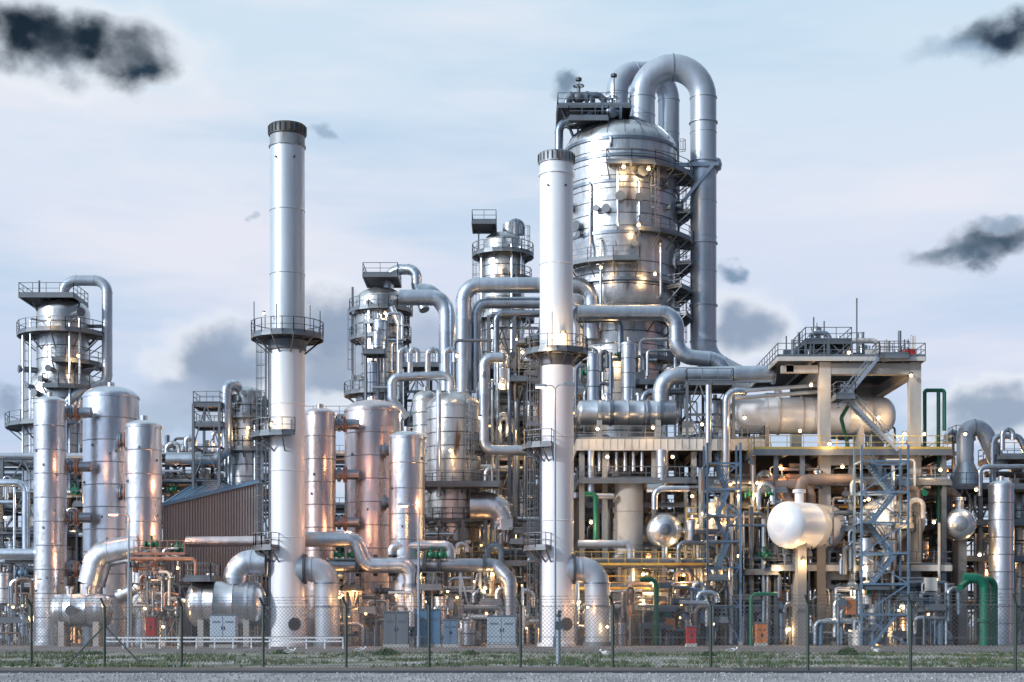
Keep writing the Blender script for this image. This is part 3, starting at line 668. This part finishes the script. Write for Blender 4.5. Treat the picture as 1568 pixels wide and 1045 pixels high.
# ------------------------------------------------------------------ dense pipe racks
def clutter(b,u0,u1,v0,v1,d0,d1,n,mats,rmax=5):
    for i in range(n):
        u=U(u0,u1);v=U(v0,v1);d=U(d0,d1);r=U(1.2,rmax)**1.0;m=random.choice(mats);k=R()
        if k<.30:
            w=U(12,70)*random.choice((-1,1));h=U(12,80);b.pp([(u,v,d),(u+w,v,d),(u+w,min(v+h,GV(d)-1),d)],r,m)
        elif k<.5:
            w=U(8,30);h=U(15,50);b.pp([(u,min(v+h,GV(d)-1),d),(u,v,d),(u+w,v,d),(u+w,min(v+h*.8,GV(d)-1),d)],r,m)
        elif k<.68:b.pp([(u,v,d),(u,GV(d)-1,d)],r*.8,m)
        elif k<.78:
            b.valve(P(u,v,d),U(.15,.32),random.choice(['steel_dark','steel_blue','alu_dark','steel_grey','green_paint']),random.choice(((1,0,0),(0,1,0))))
        elif k<.84:
            r=U(6,13);b.vessel(u,d,v,min(v+r*U(3,6),GV(d)),r,random.choice(['alu_old','alu','cream_paint','alu_dark']),.5,1.0,18)
        elif k<.93:
            q=d/F;w=U(18,50);b.deck(X(u,d),X(u+w,d),d-1,d+1.5,Z(v,d),sides='flr')
            for a in (u+1,u+w-1):b.beam(P(a,v,d),(X(a,d),d,0),.14,'steel_grey')
        else:
            b.box(P(u,v,d),(U(.2,.5),.2,U(.3,.6)),random.choice(['pale_box','steel_grey','cream_paint','orange_paint']))
ALL=['alu_pipe','alu_pipe','alu_dark','alu_old','grey_paint','steel_grey','alu_dark','brown_clad','alu','steel_blue']
def rack(u0,u1,d0,dp,vs,w,m,n,seedv,vclut,lampn=4,pm=ALL,le=95):
    random.seed(seedv);b=B('pipe_rack')
    zs=[0]+[Z(v,d0) for v in vs];x0,x1=X(u0,d0),X(u1,d0);nx=max(2,int((x1-x0)/3.2))
    b.frame(x0,x1,d0,d0+dp,zs,nx,1,w,m,.3)
    for z in zs[1:]:
        y=d0+.5
        while y<d0+dp-.4:
            r=U(.08,.32);y+=r
            if R()<.8:
                a=x0+U(0,.3)*(x1-x0) if R()<.3 else x0-.5;c=x1-U(0,.3)*(x1-x0) if R()<.3 else x1+.5
                b.pipe([(a,y,z+.2+r),(c,y,z+.2+r)],r,random.choice(pm))
            y+=r+.12
    for z in zs[2:]:
        if R()<.7:b.rail([(x0,d0-.3,z+.1),(x1,d0-.3,z+.1)],random.choice(['galv','galv','galv','yellow_paint']))
    clutter(b,u0,u1,vclut[0],vclut[1],d0-2.5,d0-.3,n,pm)
    for i in range(int(lampn*1.9)):lamp(U(u0,u1),U(vclut[0],vclut[1]+20),d0-1.2,U(.7,1.4)*le if i%3==0 else 0,U(.07,.14),R()<.4)
    return b.done()
rack(-60,130,140,8,[925,880,820,760,705],.32,'steel_grey',45,1,(720,960),6)
rack(120,300,146,8,[925,870,800,740,700],.32,'steel_dark',35,2,(700,960),5)
rack(255,420,152,8,[900,840,760,700],.3,'steel_grey',30,3,(660,760),3)
rack(395,540,138,8,[930,885,835],.3,'steel_dark',40,4,(840,970),6)
rack(640,830,136,8,[935,895,850,800],.32,'steel_grey',75,5,(800,970),9)
rack(740,885,146,8,[900,840,780,720,660,600],.32,'steel_grey',50,6,(560,880),8)
rack(880,1085,128,3,[940,905,868],.3,'steel_grey',60,8,(875,970),9)
rack(880,1180,147,8,[920,860,800,745,700],.32,'steel_dark',60,9,(700,960),10)
rack(1050,1260,131,8,[940,900,850,800,750],.32,'steel_grey',105,10,(705,970),12)
rack(1270,1460,146,8,[930,880,820,760,700],.32,'steel_dark',60,11,(640,960),12)
rack(1275,1455,128.5,3,[945,905],.28,'steel_grey',80,12,(885,975),10)
rack(1430,1640,140,8,[930,880,820,770],.32,'steel_dark',60,13,(700,970),9)
rack(1150,1460,160,8,[900,840,780,720],.35,'steel_dark',30,14,(700,900),8)
rack(-60,420,165,8,[900,840,780,730],.35,'steel_dark',30,15,(740,900),3)
rack(440,880,168,10,[900,840,780,700,640],.35,'steel_dark',50,16,(640,860),6)
rack(-60,60,128,3,[950,905,860],.28,'steel_grey',35,17,(860,970),4)
rack(515,800,123.4,2,[955,915],.24,'steel_grey',50,18,(895,975),4)
random.seed(55)
b=B('column_service_piping')
clutter(b,885,1035,520,600,140,143,26,['alu_pipe','alu_dark','steel_grey','alu_old'],4)
clutter(b,740,830,500,680,141,144,26,['alu_pipe','alu_dark','steel_grey','alu_old'],4)
clutter(b,545,640,470,600,149,151,16,['alu_pipe','alu_dark','steel_grey'],3)
clutter(b,1045,1160,600,670,133,136,14,['alu_pipe','alu_dark','steel_grey'],4)
clutter(b,1280,1445,700,870,127.8,128.4,34,['alu_pipe','alu_dark','steel_grey','brown_clad','cream_paint'],4)
b.done()
random.seed(77)
# ------------------------------------------------------------------ site furniture
def streetlamp(u,vt,d,double=False):
    b=B('street_lamp');x=X(u,d);z=Z(vt,d)
    b.lathe((x,d,0),(0,0,1),[(.16,0),(.16,.8),(.1,.85),(.06,z-.4)],'steel_lattice',10)
    for sg in ((-1,1) if double else (-1,)):
        b.pipe([(x,d,z-.8),(x,d,z),(x+sg*.9,d-.1,z+.05*sg)],.05,'steel_lattice',.4)
        b.box((x+sg*1.05,d-.1,z+.06*sg),(.42,.16,.09),'steel_lattice')
        if sg<0:b.box((x+sg*1.1,d-.1,z+.06*sg-.12),(.3,.13,.05),'lamp_sodium')
    LIGHTS.append((Vector((x-1.1,d-.1,z-.4)),300,(1,.42,.15)))
    b.done()
streetlamp(850,590,114,True);streetlamp(197,785,114);streetlamp(641,772,114)
def cabinet(u,v,w,h,d,m,name='electrical_cabinet'):
    b=B(name);q=d/F;x=X(u,d);W=w*q/2;zt=Z(v,d);H=h*q
    b.box((x,d,.12),(W+.05,.45,.12),'concrete');b.box((x,d,zt-H/2),(W,.4,H/2),m);b.box((x,d,zt+.04),(W+.08,.48,.04),'steel_grey')
    for k in (-.5,.5):
        b.box((x+W*k,d-.42,zt-H/2),(W*.46,.02,H*.44),m);b.box((x+W*k*.2,d-.46,zt-H/2),(.03,.02,.12),'steel_dark')
        b.box((x+W*k,d-.445,zt-H*.25),(W*.3,.006,.02),'steel_dark');b.box((x+W*k,d-.445,zt-H*.29),(W*.3,.006,.02),'steel_dark')
    for k in (-.9,.9):b.beam((x+W*k,d,0),(x+W*k,d,zt-H+.1),.12,'steel_dark')
    b.beam((x-W,d-.3,zt),(x-W*.2,d-.3,zt+.8),.05,'steel_grey');return b.done()
cabinet(343,942,40,40,112,'pale_box');cabinet(768,944,44,42,112,'pale_box')
cabinet(607,938,38,52,114,'steel_grey');cabinet(655,934,40,56,115,'blue_box','storage_container');cabinet(690,950,22,38,115,'steel_blue')
cabinet(232,945,14,32,113,'red_paint','fire_hose_cabinet');cabinet(1165,955,16,35,122,'orange_paint','tool_locker');cabinet(1058,960,14,28,118,'red_paint','fire_hose_cabinet')
b=B('guard_rail');d=108;x0,x1=X(160,d),X(525,d)
for z in (.75,.5):b.beam((x0,d,z),(x1,d,z),.06,'white_paint',.1)
for i in range(14):x=x0+(x1-x0)*i/13;b.beam((x,d+.06,0),(x,d+.06,.8),.1,'white_paint')
b.done()
# perimeter fence
b=B('chain_link_fence')
us=[-190,-70,48,160,278,403,530,657,797,938,1088,1237,1394,1555,1730];px=[]
for u in us:
    d=62-(u-48)/1492*9;px.append(Vector((X(u,d),d,0)))
H=2.35
for p in px:
    b.cyl(p,p+Vector((0,0,H)),.055,'fence_post',8);b.beam(p+Vector((0,0,H)),p+Vector((-.12,-.15,H+.32)),.06,'fence_post')
for a,c in zip(px,px[1:]):
    for z in (.08,H*.5,H-.05):b.beam(a+Vector((0,0,z)),c+Vector((0,0,z)),.018,'fence_wire')
    for k in (.1,.2,.31):
        o=Vector((-.12*k/.32,-.15*k/.32,H+k));b.beam(a+o,c+o,.014,'fence_wire')
        for j in range(12):
            m_=a.lerp(c,(j+.5)/12)+o;b.beam(m_-Vector((.03,0,.04)),m_+Vector((.03,0,.04)),.012,'fence_wire')
    L=(c-a).length;t=(c-a)/L;st=.15;mi=b.mi('fence_wire');n=int((L+H)/st)
    for j in range(n):
        for sg in (1,-1):
            s0=-H+j*st;pA=max(0,s0);pB=min(L,s0+H)
            if pB<=pA:continue
            zA=pA-s0;zB=pB-s0
            if sg<0:zA,zB=H-zA,H-zB
            q=a+t*pA+Vector((0,0,zA));w=a+t*pB+Vector((0,0,zB));o=Vector((0,0,.0085));bb=len(b.v)
            b.v+=[q-o,w-o,w+o,q+o];b.quad((bb,bb+1,bb+2,bb+3),mi,False,.5)
p=px[3];b.beam(p+Vector((0,.05,1.6)),px[3]+Vector((1.5,.05,0)),.06,'fence_post');b.beam(p+Vector((0,.05,1.6)),p+Vector((-1.5,.05,0)),.06,'fence_post')
b.done()
b=B('camera_post');d=64;x=X(855,d)
b.cyl((x,d,0),(x,d,1.95),.1,'steel_lattice',12);b.box((x,d-.02,1.6),(.14,.12,.16),'steel_dark');b.lathe((x,d,1.95),(0,0,1),[(.12,0),(.12,.1),(.02,.14)],'steel_dark',12);b.box((x+.05,d-.2,2.15),(.07,.2,.07),'steel_dark');b.beam((x,d,2.0),(x+.05,d-.15,2.15),.04,'steel_dark')
b.done()
def gull(u,v,h):
    d=CH*F/(v-HV);b=B('seagull');x=X(u,d);s=h;dr=random.choice((-1,1))
    b.lathe((x-dr*.22*s,d,.16*s),(dr,0,.12),[(.01,0),(.05*s,.08*s),(.09*s,.2*s),(.095*s,.3*s),(.06*s,.4*s),(.035*s,.46*s)],'bird_white',10)
    b.sphere(Vector((x+dr*.27*s,d,.29*s)),.055*s,'bird_white',8);b.lathe((x+dr*.31*s,d,.285*s),(dr,0,-.1),[(.015*s,0),(.003,.07*s)],'yellow_paint',6)
    for y in (-.03,.03):b.beam((x,d+y,0),(x,d+y,.13*s),.012,'yellow_paint')
    for y in (-1,1):b.lathe((x-dr*.3*s,d+y*.075*s,.19*s),(dr,0,.1),[(.005,0),(.04*s,.15*s),(.045*s,.3*s),(.01,.4*s)],'bird_grey',8)
    b.done()
for u,v in ((443,1004),(551,1001),(930,1007),(1120,1002),(1345,1003)):gull(u,v,1.2)
# ------------------------------------------------------------------ ground
def gmat(name,c1,c2,c3,s,bump):
    m=bpy.data.materials.new(name);m.use_nodes=True;nt=m.node_tree;N=nt.nodes;L=nt.links;bs=N['Principled BSDF'];bs.inputs['Roughness'].default_value=.9
    g=N.new('ShaderNodeNewGeometry');n=N.new('ShaderNodeTexNoise');n.inputs['Scale'].default_value=s;n.inputs['Detail'].default_value=7;n.inputs['Roughness'].default_value=.7
    mp=N.new('ShaderNodeMapping');mp.inputs['Scale'].default_value=(1,.35,1);L.new(g.outputs['Position'],mp.inputs[0]);L.new(mp.outputs[0],n.inputs['Vector'])
    r=N.new('ShaderNodeValToRGB');e=r.color_ramp.elements;e[0].position=.36;e[0].color=(*c1,1);e[1].position=.64;e[1].color=(*c3,1);x=e.new(.5);x.color=(*c2,1)
    L.new(n.outputs[0],r.inputs[0])
    n2=N.new('ShaderNodeTexNoise');n2.inputs['Scale'].default_value=9;n2.inputs['Detail'].default_value=5;L.new(g.outputs['Position'],n2.inputs['Vector'])
    h=N.new('ShaderNodeHueSaturation');mm=N.new('ShaderNodeMath');mm.operation='MULTIPLY_ADD';mm.inputs[1].default_value=1.8;mm.inputs[2].default_value=.1;L.new(n2.outputs[0],mm.inputs[0]);L.new(mm.outputs[0],h.inputs['Value']);L.new(r.outputs[0],h.inputs['Color']);L.new(h.outputs[0],bs.inputs['Base Color'])
    bp=N.new('ShaderNodeBump');bp.inputs['Strength'].default_value=bump;bp.inputs['Distance'].default_value=.08;L.new(n2.outputs[0],bp.inputs['Height']);L.new(bp.outputs[0],bs.inputs['Normal'])
    MATS[name]=m
gmat('gravel_mix',(.18,.185,.195),(.27,.275,.285),(.38,.38,.39),.5,.6)
gmat('verge_soil',(.075,.115,.035),(.25,.25,.21),(.40,.40,.39),.35,.6)
gmat('plant_paving',(.10,.10,.105),(.14,.14,.145),(.19,.19,.19),.3,.3)
gmat('track_dark',(.06,.055,.05),(.10,.09,.08),(.15,.13,.11),.8,.5)
def sheet(name,x0,x1,y0,y1,z,m):
    b=B(name);mi=b.mi(m);b.v=[Vector(t) for t in ((x0,y0,z),(x1,y0,z),(x1,y1,z),(x0,y1,z))];b.quad((0,1,2,3),mi,False,.5);b.done()
sheet('ground',-2500,2500,-300,4000,0,'plant_paving')
sheet('grass_verge',-400,400,57,92,.008,'verge_soil');sheet('gravel_strip',-400,400,92,106,.012,'plant_paving')
sheet('gravel_road',-400,400,-30,53,.008,'gravel_mix');sheet('dirt_track',-400,400,53,57,.012,'track_dark')
b=B('kerb');b.box((0,55.6,.05),(200,.08,.06),'concrete_dark');b.box((0,52.4,.04),(200,.06,.05),'steel_dark');b.done()
b=B('scattered_stones');mi=b.mi('stone')
for i in range(6500):
    y=U(40,52.2) if i<4500 else U(57,95);x=U(-.36,.36)*y;r=U(.02,.075)*(1 if y<53 else .9);bb=len(b.v)
    vv=[Vector((x+U(.6,1.2)*r*math.cos(a),y+U(.6,1.2)*r*math.sin(a),0)) for a in (0,1.57,3.14,4.71)]
    b.v+=vv+[Vector((x+U(-.3,.3)*r,y,r*U(.6,1.1)))];rr=R()
    for k in range(4):b.quad((bb+k,bb+(k+1)%4,bb+4),mi,False,rr)
b.done()
b=B('grass_tufts');mg=b.mi('leaf');md=b.mi('leaf_dry')
from mathutils import noise
i=0
while i<6500:
    y=U(57.5,92);x=U(-.37,.37)*y
    if noise.noise(Vector((x*.22,y*.16,3)))+U(-.25,.25)<.02:
        i+=.15;continue
    i+=1;h=U(.05,.22);mm_=mg if R()<.75 else md
    for k in range(5):
        a=U(0,6.28);o=Vector((x+U(-.12,.12),y+U(-.12,.12),0));w=Vector((math.cos(a),math.sin(a),0))*.025;bb=len(b.v)
        b.v+=[o-w,o+w,o+Vector((U(-.08,.08),U(-.08,.08),h*U(.6,1.2)))];b.quad((bb,bb+1,bb+2),mm_,False,R())
b.done()
def shrub(u,v,w,h):
    d=CH*F/(v-HV);b=B('shrub');x=X(u,d);mg=b.mi('leaf')
    for k in range(7):b.beam((x,d,0),(x+U(-w,w)*.6,d+U(-w,w)*.4,h*U(.5,.9)),.02,'brown_clad')
    for k in range(900):
        a=U(0,6.28);q=R()**.5;cl=U(.7,1.1);p=Vector((x+w*q*math.cos(a)*cl,d+w*.6*q*math.sin(a),h*(1-q*q*.8)*U(.1,1.0)*cl));t=Vector((U(-1,1),U(-1,1),U(-1,1))).normalized()*.07;s=Vector((U(-1,1),U(-1,1),U(-1,1))).normalized()*.04
        bb=len(b.v);b.v+=[p-t,p+s,p+t,p-s];b.quad((bb,bb+1,bb+2,bb+3),mg,False,R())
    b.done()
shrub(592,1004,.75,.45);shrub(1297,1004,.6,.5);shrub(430,1002,.4,.25);shrub(720,1003,.5,.25);shrub(1085,1005,.4,.25);shrub(145,1003,.5,.2)
# ------------------------------------------------------------------ lights
lo=LIT.done()
for i,(p,e,c) in enumerate(LIGHTS):
    l=bpy.data.lights.new('warm_point_light','POINT');l.energy=e;l.color=c;l.shadow_soft_size=.25
    o=bpy.data.objects.new('warm_point_light',l);o.location=p;sc.collection.objects.link(o);o.parent=lo;o.matrix_parent_inverse=Matrix.Translation(-lo.location)
sd=Vector((-.82,-.52,.42)).normalized()
l=bpy.data.lights.new('sun','SUN');l.energy=2.7;l.angle=math.radians(6);l.color=(1,.97,.94)
o=bpy.data.objects.new('sun',l);o.rotation_euler=sd.to_track_quat('Z','Y').to_euler();sc.collection.objects.link(o)
# ------------------------------------------------------------------ sky
w=bpy.data.worlds.new('World');sc.world=w;w.use_nodes=True;nt=w.node_tree;N=nt.nodes;L=nt.links
bg=N['Background'];bg.inputs[1].default_value=.1
sky=N.new('ShaderNodeTexSky');sky.sky_type='NISHITA';sky.sun_disc=False;sky.sun_elevation=math.asin(sd.z);sky.sun_rotation=math.atan2(sd.x,sd.y)
tc=N.new('ShaderNodeTexCoord');sp=N.new('ShaderNodeSeparateXYZ');L.new(tc.outputs['Generated'],sp.inputs[0])
def M(op,a,b=None,c=None,clamp=False):
    n=N.new('ShaderNodeMath');n.operation=op;n.use_clamp=clamp
    for i,x in enumerate((a,b,c)):
        if x is None:continue
        if isinstance(x,(int,float)):n.inputs[i].default_value=x
        else:L.new(x,n.inputs[i])
    return n.outputs[0]
def MR(x,a,b,c,d,sm=True):
    n=N.new('ShaderNodeMapRange');n.interpolation_type='SMOOTHSTEP' if sm else 'LINEAR'
    L.new(x,n.inputs[0])
    for i,k in enumerate((a,b,c,d)):n.inputs[i+1].default_value=k
    return n.outputs[0]
def MIX(f,a,b,mode='MIX'):
    n=N.new('ShaderNodeMixRGB');n.blend_type=mode
    for i,x in enumerate((f,a,b)):
        if isinstance(x,tuple):n.inputs[i].default_value=(*x,1)
        elif isinstance(x,(int,float)):n.inputs[i].default_value=x
        else:L.new(x,n.inputs[i])
    return n.outputs[0]
x,y,z=sp.outputs
az=M('ARCTAN2',x,y);el=M('DIVIDE',z,M('SQRT',M('ADD',M('MULTIPLY',x,x),M('MULTIPLY',y,y))))
def NZ(scale,det,sx=1,sz=1,off=0,ro=.5):
    mp=N.new('ShaderNodeMapping');mp.inputs['Scale'].default_value=(sx,sx,sz);mp.inputs['Location'].default_value=(off,off,off);L.new(tc.outputs['Generated'],mp.inputs[0])
    n=N.new('ShaderNodeTexNoise');n.inputs['Scale'].default_value=scale;n.inputs['Detail'].default_value=det;n.inputs['Roughness'].default_value=ro;L.new(mp.outputs[0],n.inputs['Vector']);return n
nd=NZ(32,5,1,1.3,0,.5);s2=N.new('ShaderNodeSeparateColor');L.new(nd.outputs['Color'],s2.inputs[0])
az2=M('MULTIPLY_ADD',M('SUBTRACT',s2.outputs[0],.5),.048,az);el2=M('MULTIPLY_ADD',M('SUBTRACT',s2.outputs[1],.5),.036,el)
rp=N.new('ShaderNodeValToRGB');L.new(el,rp.inputs[0]);e=rp.color_ramp.elements
e[0].position=0;e[0].color=(.50,.62,.82,1);e[1].position=.42;e[1].color=(.62,.79,.93,1)
for p,c in ((.12,(.54,.66,.87)),(.18,(.65,.73,.91)),(.27,(.74,.81,.94)),(.34,(.67,.80,.93))):
    k=e.new(p);k.color=(*c,1)
col=rp.outputs[0]
wisp=NZ(3.2,5,1,5,2,.58);col=MIX(MR(wisp.outputs[0],.45,.68,0,.6),col,(.90,.88,.95))
wisp2=NZ(2.2,5,1,6,9,.58);col=MIX(MR(wisp2.outputs[0],.48,.70,0,.7),col,(.47,.65,.85))
tex=M('MULTIPLY',M('SUBTRACT',s2.outputs[2],.5),.9)
def cloud(u,v,w_,h_,c,dens=1.,soft=.55,rim=None):
    global col
    a0=math.atan((u-CU)/F);e0=(HV-v)/F*math.cos(a0);W=w_/F;H=h_/F
    A=M('DIVIDE',M('SUBTRACT',az2,a0),W);E=M('DIVIDE',M('SUBTRACT',el2,e0),H)
    r=M('ADD',M('SQRT',M('ADD',M('MULTIPLY',A,A),M('MULTIPLY',E,E))),tex)
    if rim:col=MIX(MR(r,1.7,.9,0,.7),col,rim)
    col=MIX(MR(r,1.25,1.25-soft,0,dens),col,c)
W1=(.90,.93,.98)
G1=(.22,.30,.44);G2=(.33,.42,.58)
cloud(330,560,75,55,G1,.85,.9,W1);cloud(405,530,75,42,G2,.75,.9);cloud(300,605,90,32,G2,.8,1.);cloud(250,640,120,26,(.42,.53,.68),.8,1.)
cloud(515,500,90,58,G1,.85,.9,W1);cloud(500,560,100,50,G1,.75,1.);cloud(500,605,50,18,W1,.6,.9);cloud(640,520,140,60,G2,.7,1.1)
cloud(700,600,150,60,G2,.6,1.1)
cloud(1140,505,60,45,G1,.85,1.,W1);cloud(1110,420,22,16,(.16,.26,.40),.85,1.);cloud(1520,630,110,34,G1,.8,1.,W1)
cloud(5,610,35,22,G1,.7,1.)
cloud(1478,392,75,20,(.07,.12,.18),.95,1.1);cloud(1535,372,80,26,(.04,.075,.12),.97,1.1);cloud(1550,345,50,12,(.22,.32,.45),.7,1.)
cloud(1490,72,90,28,(.22,.33,.47),.75,1.1);cloud(1540,52,75,28,(.015,.03,.055),1,1.1)
cloud(100,70,150,58,(.34,.46,.60),.6,1.1,W1);cloud(40,58,80,46,(.006,.014,.025),1,1.);cloud(145,70,95,46,(.008,.018,.03),1,1.);cloud(215,112,50,34,(.02,.04,.065),1,1.1)
cloud(490,207,32,12,(.30,.42,.56),.75,1.);cloud(395,327,9,7,(.4,.5,.62),.6,.9);cloud(872,128,30,18,(.14,.22,.32),.85,1.)
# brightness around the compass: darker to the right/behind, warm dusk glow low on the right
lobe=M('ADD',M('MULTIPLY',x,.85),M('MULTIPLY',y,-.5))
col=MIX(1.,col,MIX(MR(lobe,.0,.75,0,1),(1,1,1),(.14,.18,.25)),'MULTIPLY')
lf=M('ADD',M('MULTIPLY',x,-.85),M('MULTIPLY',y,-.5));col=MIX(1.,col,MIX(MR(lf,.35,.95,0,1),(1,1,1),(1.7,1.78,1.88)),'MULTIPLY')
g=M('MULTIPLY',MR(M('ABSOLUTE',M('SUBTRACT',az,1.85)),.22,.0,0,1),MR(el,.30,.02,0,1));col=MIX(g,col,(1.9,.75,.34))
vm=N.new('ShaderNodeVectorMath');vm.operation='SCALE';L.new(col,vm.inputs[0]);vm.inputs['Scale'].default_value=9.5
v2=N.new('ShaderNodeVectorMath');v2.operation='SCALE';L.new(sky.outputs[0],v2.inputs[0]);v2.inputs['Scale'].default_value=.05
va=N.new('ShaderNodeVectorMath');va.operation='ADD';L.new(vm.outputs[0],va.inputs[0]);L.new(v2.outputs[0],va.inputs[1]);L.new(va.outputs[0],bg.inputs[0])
w.cycles.sampling_method='MANUAL';w.cycles.sample_map_resolution=512
# ------------------------------------------------------------------ camera
cd=bpy.data.cameras.new('camera');cam=bpy.data.objects.new('camera',cd);sc.collection.objects.link(cam);sc.camera=cam
cam.location=(0,0,CH);cam.rotation_euler=(math.pi/2,0,0);cd.sensor_width=36;cd.lens=36*F/1568;cd.shift_y=(HV-522.5)/1568;cd.clip_end=9000;cd.clip_start=.5
sc.view_settings.view_transform='Standard';sc.view_settings.look='None';sc.view_settings.exposure=0;sc.view_settings.gamma=1
print('faces',sum(len(o.data.polygons) for o in sc.objects if o.type=='MESH'),'lights',len(LIGHTS))
